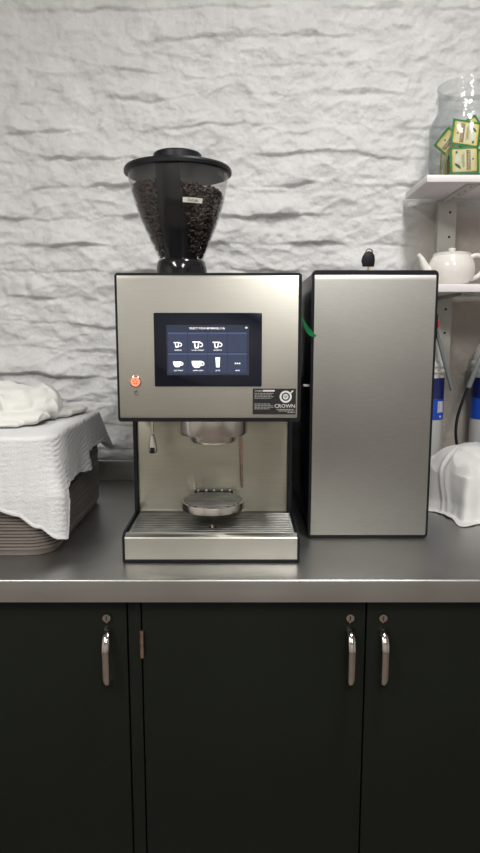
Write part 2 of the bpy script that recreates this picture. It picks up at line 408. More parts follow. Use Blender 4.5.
# front panel : black backing edge + steel face curved at the bottom
mb = MB(); mb.prism_xz(rrect(X0-.001, X1+.002, 1.1745, 1.4455, .006), PY+.002, PY+.0215); part('front_panel_edge', mb, M['blackp'], cm, 'thin black edge around the steel front')
mb = MB()
pr = [(PY+.010, 1.1805)]
for k in range(7):
    a = math.radians(200-(20)*k/6*1); 
pr = [(PY+.016, 1.1750), (PY+.008, 1.1760), (PY+.003, 1.1795), (PY, 1.187), (PY, 1.435), (PY+.0015, 1.4405), (PY+.005, 1.4435), (PY+.016, 1.4445)]
mb.prism_yz(pr, X0+.0035, X1-.004)
part('front_panel', mb, M['steel'], cm, 'brushed steel front panel', smooth=50)
# touchscreen
ts = part('touchscreen', MB().prism_xz(rrect(-.157, .040, 1.2405, 1.3745, .002, 3), PY-.0022, PY+.001, .0006), M['screen'], cm, 'glossy black touchscreen frame')
DX0, DX1, DZ0, DZ1 = -.134, .0165, 1.2615, 1.3525
part('display', MB().box(DX0, DX1, PY-.0028, PY-.002, DZ0, DZ1), M['display'], ts, 'lit menu display')
gw = (DX1-DX0)/4
for r_ in range(2):
    for c_ in range(4):
        xa = DX0+.003+(DX1-DX0-.006)/4*c_; xb = xa+(DX1-DX0-.006)/4-.0012
        zb = 1.3395-.0375*r_; za = zb-.0365
        part('menu_tile', MB().box(xa, xb, PY-.0032, PY-.0027, za, zb-.003), M['tile_ui'], ts)
        part('tile_glow', MB().box(xa, xb, PY-.0032, PY-.0027, zb-.003+.0002, zb-.0006), M['glowtop'], ts)
part('menu_heading', text_mb('SELECT YOUR BEVERAGE (1/4)', -.060, 1.3465, PY-.0034, .0048, extrude=.0001), M['white_ui'], ts)
part('clock_digits', text_mb('08', .0115, 1.3475, PY-.0034, .0042, extrude=.0001), M['white_ui'], ts)
UY0, UY1 = PY-.0042, PY-.0034
def ui(poly, x, z, s, m_): m_.prism_xz([(x+px*s, z+pz*s) for px, pz in poly], UY0, UY1)
def ring(m_, x, z, r0, r1, a0=0, a1=360, n=20, y0=None, y1=None):
    y0 = UY0 if y0 is None else y0; y1 = UY1 if y1 is None else y1
    for k in range(n):
        a = math.radians(a0+(a1-a0)*k/n); b2 = math.radians(a0+(a1-a0)*(k+1)/n)
        m_.prism_xz([(x+r0*math.cos(a), z+r0*math.sin(a)), (x+r1*math.cos(a), z+r1*math.sin(a)), (x+r1*math.cos(b2), z+r1*math.sin(b2)), (x+r0*math.cos(b2), z+r0*math.sin(b2))], y0, y1)
cx = [DX0+.003+(DX1-DX0-.006)*(k+.5)/4 for k in range(4)]
for k, s in ((0, 1.0), (1, 1.25), (2, 1.15)):
    m_ = MB(); x = cx[k]-.0015; z = 1.3175
    ui([(-.0068, .0042), (.0048, .0042), (.0048, .0028), (-.0068, .0028)], x, z, s, m_)
    ui([(-.0044, .003), (-.0028, .003), (-.0018, -.005), (-.0034, -.005)], x, z, s, m_)
    ui([(.0016, .003), (.0032, .003), (.0020, -.005), (.0006, -.005)], x, z, s, m_)
    ui([(-.0034, -.004), (.0020, -.004), (.0018, -.0055), (-.0032, -.0055)], x, z, s, m_)
    ring(m_, x+.0052*s, z-.0004*s, .0020*s, .0034*s, -120, 110, 12)
    part('cup_icon', m_, M['white_ui'], ts, 'outlined cup symbol')
for k in (0, 1, 2): part('coffee_level_mark', MB().box(cx[k]-.0035, cx[k]+.0005, UY0+.0002, UY1+.0004, 1.3165, 1.3192), M['ui_dark'], ts)
for k, s in ((0, 1.1), (1, 1.35)):
    m_ = MB(); x = cx[k]-.001; z = 1.2815
    ui([(-.0078, .0045), (.0058, .0045), (.0056, .001), (.0044, -.002), (.0022, -.0046), (-.0042, -.0046), (-.0064, -.002), (-.0076, .001)], x, z, s, m_)
    ring(m_, x+.0062*s, z+.0008*s, .0016*s, .0030*s, -120, 110, 12)
    part('cup_icon', m_, M['white_ui'], ts, 'solid white cup symbol')
m_ = MB(); ui([(-.0042, .0105), (.0042, .0105), (.0030, -.0075), (-.0030, -.0075)], cx[2], 1.2835, 1, m_); part('glass_icon', m_, M['white_ui'], ts, 'tall white glass symbol')
m_ = MB()
for k in (-1, 0, 1): m_.box(cx[3]+k*.0038-.0011, cx[3]+k*.0038+.0011, UY0, UY1, 1.2820, 1.2842)
part('more_icon', m_, M['white_ui'], ts)
m_ = MB()
for k, t in enumerate(('ESPRESSO', 'DOUBLE ESPRESSO', 'RISTRETTO')): part('menu_caption', text_mb(t, cx[k], 1.3070, PY-.0036, .0030 if k != 1 else .0027, extrude=.0001), M['white_ui'], ts)
for k, t in enumerate(('FLAT WHITE', 'CAPPUCCINO', 'LATTE', 'MORE')): part('menu_caption', text_mb(t, cx[k], 1.2700, PY-.0036, .0030, extrude=.0001), M['white_ui'], ts)
# sticker
st = part('sticker', MB().box(.0235, .1035, PY-.0006, PY+.001, 1.1885, 1.2365), M['sticker'], cm, 'black maker sticker with white print')
m_ = MB(); text_mb('CROWN', .0830, 1.2040, PY-.0009, .0098, extrude=.0001, mb=m_); part('maker_name', m_, M['stk_white'], st); m_ = MB()
text_mb('Contacto', .0268, 1.2325, PY-.0009, .0040, 'LEFT', extrude=.0001, mb=m_)
m_.box(.0425, .0640, PY-.0011, PY-.0005, 1.2312, 1.2340)
part('sticker_lettering', m_, M['stk_white'], st)
m_ = MB()
for zz, ws in ((1.2278, .034), (1.2248, .031), (1.2218, .035), (1.2188, .030), (1.2080, .028), (1.2050, .033), (1.2020, .034), (1.1990, .027)):
    x = .0268
    while x < .0268+ws:
        w = random.uniform(.003, .007); m_.box(x, min(x+w, .0268+ws+.001), PY-.0010, PY-.0005, zz-.0006, zz+.0006); x += w+.0011
for zz, xa in ((1.1977, .068), (1.1950, .072), (1.1922, .088)):
    x = xa
    while x < .1005:
        w = random.uniform(.003, .006); m_.box(x, min(x+w, .1015), PY-.0010, PY-.0005, zz-.0007, zz+.0007); x += w+.0011
part('sticker_fine_print', m_, M['stk_grey'], st)
m_ = MB(); ring(m_, .0845, 1.2215, .0078, .0112, y0=PY-.0010, y1=PY-.0005, n=32)
m_.prism_xz([(.0845+.0052*math.cos(2*PI*k/20), 1.2215+.0052*math.sin(2*PI*k/20)) for k in range(20)], PY-.0010, PY-.0005)
m_.prism_xz([(.0930, 1.2290), (.0945, 1.2278), (.0995, 1.2325), (.0965, 1.2335)], PY-.0010, PY-.0005)
part('sticker_emblem', m_, M['stk_white'], st, 'round cup-seen-from-above emblem')
m_ = MB(); m_.prism_xz([(.0845, 1.2182), (.0875, 1.2212), (.0880, 1.2232), (.0865, 1.2245), (.0845, 1.2232), (.0825, 1.2245), (.0810, 1.2232), (.0815, 1.2212)], PY-.0013, PY-.0008)
part('emblem_heart', m_, M['stk_grey'], st)
# power button
pb = MB(); RX = Matrix.Translation((-.193, PY, 1.2495)) @ Matrix.Rotation(PI/2, 4, 'X')
pb.lathe([(.0095, -.001), (.0108, -.001), (.0108, .0022), (.0092, .0030), (.0085, .0022)], mtx=RX, seg=32)
pw = part('power_button', pb, M['chrome'], cm, 'chrome ring of the lit button')
pb = MB(); pb.lathe([(0, .0024), (.0050, .0024), (.0088, .0016), (.0088, 0)], mtx=RX, seg=28); part('button_face', pb, M['red_glow'], pw, 'glowing orange-red button face')
pb = MB()
for k in range(5):
    a = 2*PI*k/5+.3; pb.lathe([(0, .0032), (.0013, .0030), (.0014, .0020)], mtx=RX @ Matrix.Translation((.0036*math.cos(a), .0036*math.sin(a), 0)), seg=8)
part('button_symbol', pb, M['hole'], pw)
m_ = MB(); ring(m_, -.1915, 1.2275, .0028, .0036, 20, 340, 18, PY-.0006, PY+.001); m_.box(-.1935, -.1885, PY-.0006, PY+.001, 1.2318, 1.2326); m_.box(-.1965, -.1935, PY-.0006, PY+.001, 1.2305, 1.2312)
part('steam_symbol', m_, M['hole'], cm)
# hot water spout
m_ = MB(); m_.tube([(-.1745, 1.262, 1.190), (-.1745, 1.262, 1.140)], .0030, 12); m_.lathe([(.0035, .036), (.0058, .028), (.0085, .012), (.0090, .004), (.0078, 0), (.0040, -.0015), (0, -.0015)], (-.1745, 1.262, 1.1015), 24)
hs = part('hot_water_spout', m_, M['satin'], cm, 'slim steel spout with a bulb-shaped tip', smooth=50)
m_ = MB()
m_.box(-.1790, -.1700, 1.2515, 1.2560, 1.1005, 1.1125, .0015); part('spout_grip', m_, M['blackp'], hs)
# dispenser
m_ = MB(); m_.lathe([(.001, .0), (.068, .004), (.0685, -.001), (.0685, -.040), (.0668, -.044), (.060, -.046), (.001, -.046)], (-.0535, 1.262, 1.1850), 72)
dp = part('coffee_dispenser', m_, M['satin'], cm, 'wide round polished steel coffee outlet', smooth=40)
m_ = MB(); m_.lathe([(.046, .006), (.046, -.010), (.044, -.0135), (.040, -.0145), (.001, -.0145)], (-.0535, 1.262, 1.1385), 64); part('outlet_ring', m_, M['satin'], dp, smooth=40)
m_ = MB(); m_.lathe([(.0475, .004), (.0475, -.0005), (.046, -.0008)], (-.0535, 1.262, 1.1383), 64); part('outlet_seal', m_, M['blackp'], dp)
# back panel
bp_ = MB(); bp_.box(X0+.0075, X1-.0085, 1.341, 1.3525, .9500, 1.185, .001)
part('back_panel', bp_, M['back_steel'], cm, 'yellowish brushed steel splash panel')
m_ = MB(); m_.tube([(.0025, 1.330, 1.19), (.0025, 1.330, 1.08), (.0045, 1.330, 1.012)], .0026, 12); part('guide_rod', m_, M['hinge'], cm, 'thin bronze-toned steel rod')
# cup stand (D-shaped)
def dshape(sc=1.0, n=40):
    out = [(-.042*sc, 1.338-(1-sc)*.06), (.0+0, 0)][:1]
    pts = []
    cxx, cyy = -.0555, 1.276
    for k in range(n+1):
        a = math.radians(125+290*k/n); pts.append((cxx+.0640*sc*math.cos(a), cyy+.0680*sc*math.sin(a)))
    return pts
def prism_xy(mbx, poly, z0, z1, bev=0):
    t = bmesh.new(); n = len(poly); a = [t.verts.new((x, y, z0)) for x, y in poly]; b2 = [t.verts.new((x, y, z1)) for x, y in poly]
    t.faces.new(a[::-1]); t.faces.new(b2)
    for i in range(n): t.faces.new((a[i], a[(i+1) % n], b2[(i+1) % n], b2[i]))
    bmesh.ops.recalc_face_normals(t, faces=t.faces)
    if bev:
        es = [e for e in t.edges if all(abs(v.co.z-z1) < 1e-7 for v in e.verts)]
        bmesh.ops.bevel(t, geom=es, offset=bev, segments=2, affect='EDGES', profile=.5)
    mbx.join(t)
m_ = MB(); prism_xy(m_, dshape(), .985, 1.000, .002)
cs = part('cup_stand', m_, M['satin'], cm, 'half-round folding steel cup stand', smooth=40)
m_ = MB()
for k in range(13):
    y = 1.214+.0112*k; dy = (y+.0030-1.276)/.0680
    if abs(dy) >= .96: continue
    w = .0640*.92*math.sqrt(1-dy*dy); m_.box(-.0555-w, -.0555+w, y, y+.0066, 1.0004, 1.0016, .0004, 1)
part('stand_slats', m_, M['grille'], cs, 'ribbed steel top')
m_ = MB(); prism_xy(m_, [(-.0555+(x+.0555)*.93, 1.276+(y-1.276)*.93) for x, y in dshape()], .9990, 1.0005); part('stand_inset', m_, M['blackp'], cs)
m_ = MB(); m_.box(-.096, -.015, 1.3305, 1.3408, .992, 1.004, .001)
part('hinge_bar', m_, M['blackp'], cs)
for k in range(5): part('hinge_stud', MB().lathe([(0, .004), (.003, .003), (.0034, 0)], (-.089+.0168*k, 1.334, 1.004), 12), M['satin'], cs)
# drip tray
m_ = MB(); TX0, TX1 = -.2255, .1145
m_.prism_yz([(PY-.001, .905), (PY-.001, .9510), (PY+.015, .9585), (1.3405, .9585), (1.3405, .905)], TX0, TX0+.0045)
m_.prism_yz([(PY-.001, .905), (PY-.001, .9510), (PY+.015, .9585), (1.3405, .9585), (1.3405, .905)], TX1-.0045, TX1)
m_.box(TX0, TX1, PY+.001, 1.34, .9012, .9075); m_.box(TX0+.004, TX1-.004, PY+.018, 1.3405, .940, .9530)
dt = part('drip_tray', m_, M['blackp'], cm, 'black drip tray body')
m_ = MB(); m_.prism_yz([(PY, .9075), (PY, .9490), (PY+.0012, .9510), (PY+.013, .9560), (PY+.0165, .9560), (PY+.0165, .9075)], TX0+.0048, TX1-.0048)
part('tray_front', m_, M['steel'], dt, 'brushed steel tray front with a sloping lip', smooth=20)
m_ = MB()
y = PY+.021; k = 0
while y < 1.334:
    m_.box(TX0+.009, TX1-.009, y, y+.0066, .9532, .9550, .0004, 1); y += .0118
for x in (TX0+.009, -.0555, TX1-.0125): m_.box(x, x+.0035, PY+.020, 1.338, .9531, .9546)
part('tray_grille', m_, M['grille'], dt, 'slatted steel drip grille')
m_ = MB(); m_.lathe([(0, .0012), (.006, .001), (.009, .0004), (.0095, 0)], (-.055, 1.235, .9551), 24); m_.lathe([(.0035, .003), (.0035, 0)], (-.055, 1.235, .9556), 16)
part('grille_boss', m_, M['satin'], dt)
# hopper
HC = (-.1275, 1.385)
def lean(v):                                  # the bowl sits a little askew on its collar
    return Vector((v.x+.0045-(v.z-1.46)*.024, v.y, v.z)) if v.z > 1.46 else Vector((v.x+.0045, v.y, v.z))
def leaned(mbx):
    for v in mbx.bm.verts: v.co = lean(v.co)
    return mbx
hp = part('hopper_bowl', leaned(MB().lathe([(.0455, 1.487), (.0480, 1.495), (.0570, 1.515), (.0680, 1.540), (.0810, 1.570), (.0920, 1.603), (.0990, 1.632), (.1025, 1.652), (.1035, 1.662)], (HC[0], HC[1], 0), 96)), M['bowl'], cm, 'clear tapering plastic bowl of the bean hopper', smooth=60)
part('hopper_collar', leaned(MB().lathe([(.001, 1.443), (.0545, 1.443), (.0535, 1.468), (.0505, 1.484), (.0485, 1.4875), (.046, 1.489), (.001, 1.489)], (HC[0], HC[1], 0), 64)), M['blackg'], cm, 'gloss black collar', smooth=40)
part('hopper_lid', leaned(MB().lathe([(.001, 1.662), (.1075, 1.660), (.1105, 1.662), (.1110, 1.668), (.1085, 1.6725), (.080, 1.6790), (.051, 1.6800), (.0495, 1.700), (.0465, 1.7025), (.001, 1.7030)], (HC[0], HC[1], 0), 96)), M['blackp'], cm, 'black plastic lid with a raised round knob', smooth=30)
# dark strip just inside the front of the bowl
def bowl_r(z):
    P = [(.0455, 1.487), (.0480, 1.495), (.0570, 1.515), (.0680, 1.540), (.0810, 1.570), (.0920, 1.603), (.0990, 1.632), (.1025, 1.652), (.1035, 1.662)]
    for (r0, z0), (r1, z1) in zip(P, P[1:]):
        if z <= z1: return r0+(r1-r0)*max(0, (z-z0))/(z1-z0)
    return P[-1][0]
m_ = MB()
V = []; F = []; nzs = 24
for i in range(nzs):
    z = 1.490+.170*i/(nzs-1); rr = bowl_r(z)-.0018
    for k in range(9):
        a = math.radians(-97)+(.024*(k-4)/4)/rr
        V.append((HC[0]+rr*math.cos(a), HC[1]+rr*math.sin(a), z))
    for k in range(9):
        a = math.radians(-97)+(.024*(4-k)/4)/rr; r2 = rr-.012
        V.append((HC[0]+r2*math.cos(a), HC[1]+r2*math.sin(a), z))
for i in range(nzs-1):
    for k in range(18): F.append((i*18+k, i*18+(k+1) % 18, (i+1)*18+(k+1) % 18, (i+1)*18+k))
F.append(tuple(range(18))[::-1]); F.append(tuple((nzs-1)*18+k for k in range(18)))
m_.raw(V, F); part('hopper_dark_strip', leaned(m_), M['blackp'], cm, 'dark strip inside the bowl', smooth=40)
# paper label, wrapped on the bowl
m_ = MB(); V = []; F = []
zc, hh = 1.5950, .0046; aC = math.radians(-90)+(.036/.092)
for j, z in enumerate((zc-hh, zc+hh)):
    for k in range(9):
        a = aC+(.0215*(k-4)/4)/.095; rr = bowl_r(z)+.0008
        V.append((HC[0]+rr*math.cos(a), HC[1]+rr*math.sin(a), z))
for j, z in enumerate((zc-hh, zc+hh)):
    for k in range(9):
        a = aC+(.0215*(k-4)/4)/.095; rr = bowl_r(z)+.0003
        V.append((HC[0]+rr*math.cos(a), HC[1]+rr*math.sin(a), z))
for k in range(8): F.append((k, k+1, 10+k, 9+k)); F.append((18+k, 27+k, 28+k, 19+k))
m_.raw(V, F); lb = part('hopper_label', leaned(m_), M['label_white'], hp, 'small white paper label reading DeCafe')
tmb = text_mb('DeCafe', 0, zc-.0003, 0, .0072, extrude=.00005)
for v in tmb.bm.verts:
    a = aC+v.co.x/.095; rr = bowl_r(v.co.z)+.0012+(-v.co.y)
    v.co = Vector((HC[0]+rr*math.cos(a), HC[1]+rr*math.sin(a), v.co.z))
part('label_lettering', leaned(tmb), M['label_ink'], hp)
# coffee beans (uncountable)
ico = bmesh.new(); bmesh.ops.create_icosphere(ico, subdivisions=2, radius=1); iv = [v.co.copy() for v in ico.verts]; ifc = [[v.index for v in f.verts] for f in ico.faces]; ico.free()
V = []; F = []
def add_bean(p):
    mt = Matrix.Translation(p) @ Matrix.Rotation(random.uniform(0, 6.28), 4, Vector((random.gauss(0, 1), random.gauss(0, 1), random.gauss(0, 1))).normalized()) @ Matrix.Diagonal((.0056, .0040, .0030, 1))
    b0 = len(V)
    for v in iv:
        w = v.copy()
        if abs(w.y) < .25 and w.z > 0: w.z *= .72
        V.append(mt @ w)
    for f in ifc: F.append([b0+q for q in f])
def bean_top(x, y): return 1.629+.006*nz(x*30, y*30, 2)-.010*(x-HC[0])/.1
for k in range(2300):
    z = 1.492+(1.634-1.492)*(random.random()**.62); a = random.uniform(0, 2*PI)
    if math.sin(a) > .55 and random.random() < .7: continue
    rr = bowl_r(z)-.0065-random.random()*.003
    if z > bean_top(HC[0]+rr*math.cos(a), HC[1]+rr*math.sin(a)): continue
    d = (math.degrees(a)+97+180) % 360-180
    if abs(math.radians(d)*rr) < .029: continue
    add_bean(Vector((HC[0]+rr*math.cos(a), HC[1]+rr*math.sin(a), z)))
for k in range(420):
    a = random.uniform(0, 2*PI); rr = (bowl_r(1.63)-.007)*math.sqrt(random.random())
    x, y = HC[0]+rr*math.cos(a), HC[1]+rr*math.sin(a)
    d = (math.degrees(a)+97+180) % 360-180
    if abs(math.radians(d)*rr) < .029 and rr > .075 and math.sin(a) < 0: continue
    add_bean(Vector((x, y, bean_top(x, y)+random.uniform(-.003, .002))))
m_ = MB()
me = bpy.data.meshes.new('coffee_beans')
core = [(0, 1.491), (.034, 1.491)]+[(bowl_r(z)-.0165 if z < 1.63 else bowl_r(z)-.0165, z) for z in (1.50, 1.53, 1.56, 1.59, 1.61, 1.620)]+[(0, 1.622)]
b0 = len(V); ns = 40
for i in range(ns):
    a = 2*PI*i/ns
    for r_, z in core: V.append(Vector((HC[0]+r_*math.cos(a), HC[1]+r_*math.sin(a), z)))
kc = len(core)
for i in range(ns):
    j = (i+1) % ns
    for q in range(kc-1): F.append([b0+i*kc+q, b0+j*kc+q, b0+j*kc+q+1, b0+i*kc+q+1])
V = [lean(Vector(v)) for v in V]
o0 = Vector((HC[0], HC[1], 1.491))
me.from_pydata([v-o0 for v in V], [], F); me.update()
o = link_mesh('coffee_beans', me, M['bean'], None, o0, 180)
o['label'] = 'dark roasted coffee beans filling the clear hopper of the machine'; o['category'] = 'coffee beans'; o['kind'] = 'stuff'

# ------------------------------------------------------------------ milk cooler tower
KX0, KX1, KY = .1475, .4025, 1.3255
mc = root('milk_cooler', 'tall narrow milk cooler with brushed steel door and black casing, beside the coffee machine', 'milk cooler', (.278, 1.56, .9))
m_ = MB(); m_.box(KX0, KX1, KY+.028, 1.80, .912, 1.4605, .006)
m_.box(KX0+.0, KX0+.001, KY+.05, KY+.052, .95, 1.44)
for fx in (KX0+.025, KX1-.025):
    for fy in (KY+.05, 1.75): m_.lathe([(0, 0), (.015, 0), (.015, .014), (0, .014)], (fx, fy, .9), 20)
part('casing', m_, M['darkgap'], mc, 'black casing with vented sides')
m_ = MB()
for k in range(16):
    z = .98+.0125*k; m_.box(KX0-.0012, KX0+.001, KY+.08, KY+.20, z, z+.006, .0006, 1)
part('side_louvres', m_, M['blackp'], mc)
part('door_edge', MB().prism_xz(rrect(KX0-.001, KX1+.001, .9008, 1.4640, .009), KY+.004, KY+.027), M['blackp'], mc, 'black edge around the door')
dpoly = [(KY+.012, .9055), (KY+.003, .908), (KY, .915), (KY, 1.444), (KY+.002, 1.452), (KY+.006, 1.457), (KY+.012, 1.4590)]
m_ = MB(); m_.prism_yz(dpoly+[(KY+.016, 1.4590), (KY+.016, .9055)], KX0+.0040, KX1-.0048)
part('door', m_, M['steel_door'], mc, 'plain brushed steel door', smooth=50)
m_ = MB(); m_.box(KX1-.001, KX1+.012, KY+.030, KY+.060, 1.325, 1.378, .003); sw = part('side_switch', m_, M['blackp'], mc, 'black rocker switch housing')
part('switch_rocker', MB().box(KX1+.0115, KX1+.0145, KY+.0295, KY+.050, 1.349, 1.363, .001), M['red'], sw, 'red rocker')
m_ = MB(); m_.box(KX0-.014, KX0-.0005, KY+.020, KY+.034, 1.2260, 1.2305, .001); part('side_clip', m_, M['filter'], mc, 'small clear clip')
m_ = MB(); m_.lathe([(.009, 0), (.009, .002), (.006, .0025)], (.2735, 1.40, 1.4603), 24); part('lock', m_, M['brass'], mc)
# key in the lock
ky = root('key', 'black-headed key standing in the lock on top of the milk cooler', 'key', (.2735, 1.40, 1.4625))
m_ = MB(); m_.box(.2715, .2755, 1.3992, 1.4010, 1.4625, 1.4790); part('key_blade', m_, M['brass'], ky, 'brass blade')
hd = [(.2735+(a_-.2735)*1.18, 1.478+(b_-1.478)*1.15) for a_, b_ in [(.2635, 1.4780), (.2835, 1.4780), (.2850, 1.4890), (.2840, 1.4970), (.2800, 1.5040), (.2735, 1.5060), (.2670, 1.5035), (.2625, 1.4960), (.2612, 1.4880)]]
m_ = MB(); m_.prism_xz(hd, 1.3965, 1.4035, .001); part('key_head', m_, M['blackp'], ky, 'black plastic head')
m_ = MB(); ring(m_, .2745, 1.5075, .0062, .0078, 0, 180, 16, 1.3985, 1.4015); part('key_ring', m_, M['blackp'], ky)
# ribbon
m_ = MB(); V = []; F = []
pts = [(.1125, 1.270, 1.374, .003), (.1205, 1.272, 1.370, .003), (.1240, 1.276, 1.363, .0035), (.1290, 1.285, 1.353, .0045), (.1350, 1.295, 1.345, .0060), (.1410, 1.303, 1.339, .0065), (.1470, 1.308, 1.334, .0045), (.1530, 1.311, 1.331, .0030), (.1565, 1.312, 1.3345, .0038)]
for i, (x, y, z, w) in enumerate(pts):
    w *= .62 if i < 3 else 1.0; V += [(x-w*.5, y-.0007, z-w*.7), (x+w*.5, y-.0007, z+w*.7), (x+w*.5, y+.0007, z+w*.7), (x-w*.5, y+.0007, z-w*.7)]
for i in range(len(pts)-1):
    for k in range(4): F.append((4*i+k, 4*i+(k+1) % 4, 4*i+4+(k+1) % 4, 4*i+4+k))
F += [(3, 2, 1, 0), tuple(4*(len(pts)-1)+k for k in range(4))]
m_.raw(V, F)
single('ribbon', m_, M['ribbon'], 'short bright green ribbon caught between the coffee machine and milk cooler', 'ribbon', (.135, 1.29, 1.33))

# ------------------------------------------------------------------ tray stack
TRX0, TRX1, TRY0, TRY1 = -.725, -.366, 1.214, 1.668
def rr_ring(x0, x1, y0, y1, r, z, seg=8):
    return [(x, y, z) for x, y in rrect(x0, x1, y0, y1, r, seg)]
def tray_mesh():
    prof = [(.013, .0), (.007, .0005), (.0035, .0120), (.0012, .0138), (0, .0145), (0, .0172), (.0012, .0182), (.0060, .0178), (.0105, .0036), (.016, .0026)]
    V = []; F = []; n = None
    for off, z in prof:
        rg = rr_ring(TRX0+off, TRX1-off, TRY0+off, TRY1-off, max(.02, .055-off), z); n = len(rg); V += rg
    for p in range(len(prof)-1):
        for k in range(n): F.append((p*n+k, p*n+(k+1) % n, (p+1)*n+(k+1) % n, (p+1)*n+k))
    F.append(tuple(range(n))[::-1]); F.append(tuple((len(prof)-1)*n+k for k in range(n)))
    t = MB(); t.raw(V, F); return t
NT = 34; PIT = .00665
c0 = Vector(((TRX0+TRX1)/2, (TRY0+TRY1)/2, 0))
t0 = single('tray', tray_mesh(), M['tray'], 'brown-grey plastic serving tray at the very bottom of the tall stack', 'tray', c0, group='stacked serving trays', smooth=50)
t0.location.z = .9003
for k in range(1, NT):
    o = t0.copy(); COL.objects.link(o)
    o.location = (c0.x+random.uniform(-.0012, .0012), c0.y+random.uniform(-.0012, .0012), .9003+PIT*k)
    o['label'] = 'brown-grey plastic serving tray in the middle of the tall stack under the cloth' if k < NT-1 else 'topmost serving tray of the tall stack, lying right under the draped cloth'
ZT = .9003+PIT*(NT-1)+.0182

# ------------------------------------------------------------------ draped muslin
def perim(s_):
    """anticlockwise from the left end of the front edge round the right corners; s in metres -> point, outward normal"""
    r = .055; x0, x1, y0, y1 = TRX0+.002, TRX1+.001, TRY0-.001, TRY1+.001
    L1 = (x1-r)-x0; La = PI/2*r; L2 = (y1-r)-(y0+r); L3 = (x1-r)-x0
    if s_ <= L1: return (x0+s_, y0), (0, -1)
    s_ -= L1
    if s_ <= La:
        a = -PI/2+s_/r; return (x1-r+r*math.cos(a), y0+r+r*math.sin(a)), (math.cos(a), math.sin(a))
    s_ -= La
    if s_ <= L2: return (x1, y0+r+s_), (1, 0)
    s_ -= L2
    if s_ <= La:
        a = s_/r; return (x1-r+r*math.cos(a), y1-r+r*math.sin(a)), (math.cos(a), math.sin(a))
    s_ -= La
    return (x1-r-s_, y1), (0, 1)
R_ = .055; S1 = (TRX1+.001-R_)-(TRX0+.002); SA = PI/2*R_; S2 = (TRY1-TRY0+.002)-2*R_; SE = S1+SA+S2+SA+S1
keys = [(0, .135), (S1-.20, .130), (S1-.06, .140), (S1-.01, .156), (S1+.022, .180), (S1+.046, .206), (S1+.057, .210), (S1+.066, .190), (S1+.076, .145), (S1+.090, .122), (S1+SA+.03, .113), (S1+SA+.10, .108), (S1+SA+.165, .118), (S1+SA+.185, .112), (S1+SA+.20, .080), (S1+SA+.26, .078), (S1+SA+S2, .082), (S1+SA+S2+.035, .105), (S1+SA+S2+.05, .115), (S1+SA+S2+.075, .07), (S1+SA+S2+SA+.05, .05), (SE, .04)]
def hang(s_):
    for (a, la), (b_, lb_) in zip(keys, keys[1:]):
        if s_ <= b_: return la+(lb_-la)*sstep(a, b_, s_)
    return keys[-1][1]
V = []; F = []
NS, NT_, NH = 440, 16, 110
cx0, cy0 = (TRX0+TRX1)/2-.02, (TRY0+TRY1)/2
for i in range(NS+1):
    s_ = SE*i/NS; (px, py), (nx_, ny_) = perim(s_)
    L = hang(s_)
    cor = math.exp(-((s_-(S1+.052))/.026)**2)          # flare of the long front corner point
    cor2 = math.exp(-((s_-(S1+SA+S2+.045))/.03)**2)    # free point at the back corner
    pl = math.exp(-((s_-(S1+SA+.172))/.020)**2)        # folded-over pleat on the right side
    for k in range(NT_):
        u = .25+.75*k/NT_; x = cx0+(px-cx0)*u; y = cy0+(py-cy0)*u
        z = ZT+.0015+.0012*abs(nz(x*25, y*25, 1))+.0012*(1-u)
        V.append((x, y, z))
    for k in range(NH+1):
        d = L*k/NH; rb = .007
        if d < rb*PI/2: a = d/rb; off = rb*math.sin(a)-rb*.4; dz = rb*(1-math.cos(a))
        else: off = rb*.6; dz = rb+(d-rb*PI/2)
        w = min(1, d/.12)
        ripple = .0022*math.sin(s_*95+3*nz(s_*8, d*4, 1))*w+.004*w*nz(s_*16, d*6, 5)
        crink = .0019*math.sin((d+.3*s_*(1 if s_ > S1+.05 else .15)+.004*nz(s_*20, d*30, 2))*2*PI/.0105)*(.10+.60*sstep(S1+.02, S1+.09, s_))*(.5+.8*abs(nz(s_*9, d*12, 31)))
        o2 = off+.0045*w*(1+1.6*math.sin(s_*27+.6)*sstep(S1+.09, S1, s_))+abs(ripple)+crink+.024*cor*w**1.4+.050*cor2*w+.012*pl*w
        hem = .0016*sstep(L-.007, L-.005, d)
        tx, ty = -ny_, nx_
        sl = 0
        V.append((px+nx_*(o2+hem)+tx*sl, py+ny_*(o2+hem)+ty*sl, ZT+.0015-dz+.003*nz(s_*30, 4, 4)*w))
row = NT_+NH+1
for i in range(NS):
    for k in range(row-1): F.append((i*row+k, (i+1)*row+k, (i+1)*row+k+1, i*row+k+1))
# close the middle of the top
F.append(tuple(i*row for i in range(NS+1))[::-1])
m_ = MB(); m_.raw(V, F)
bmesh.ops.recalc_face_normals(m_.bm, faces=m_.bm.faces)
dc = single('draped_cloth', m_, M['muslin'], 'white crinkled muslin cloth draped over the tall stack of trays, corner hanging at the front', 'cloth', ((TRX0+TRX1)/2, (TRY0+TRY1)/2, ZT), smooth=180)
so = dc.modifiers.new('thick', 'SOLIDIFY'); so.thickness = .0012; so.offset = 1

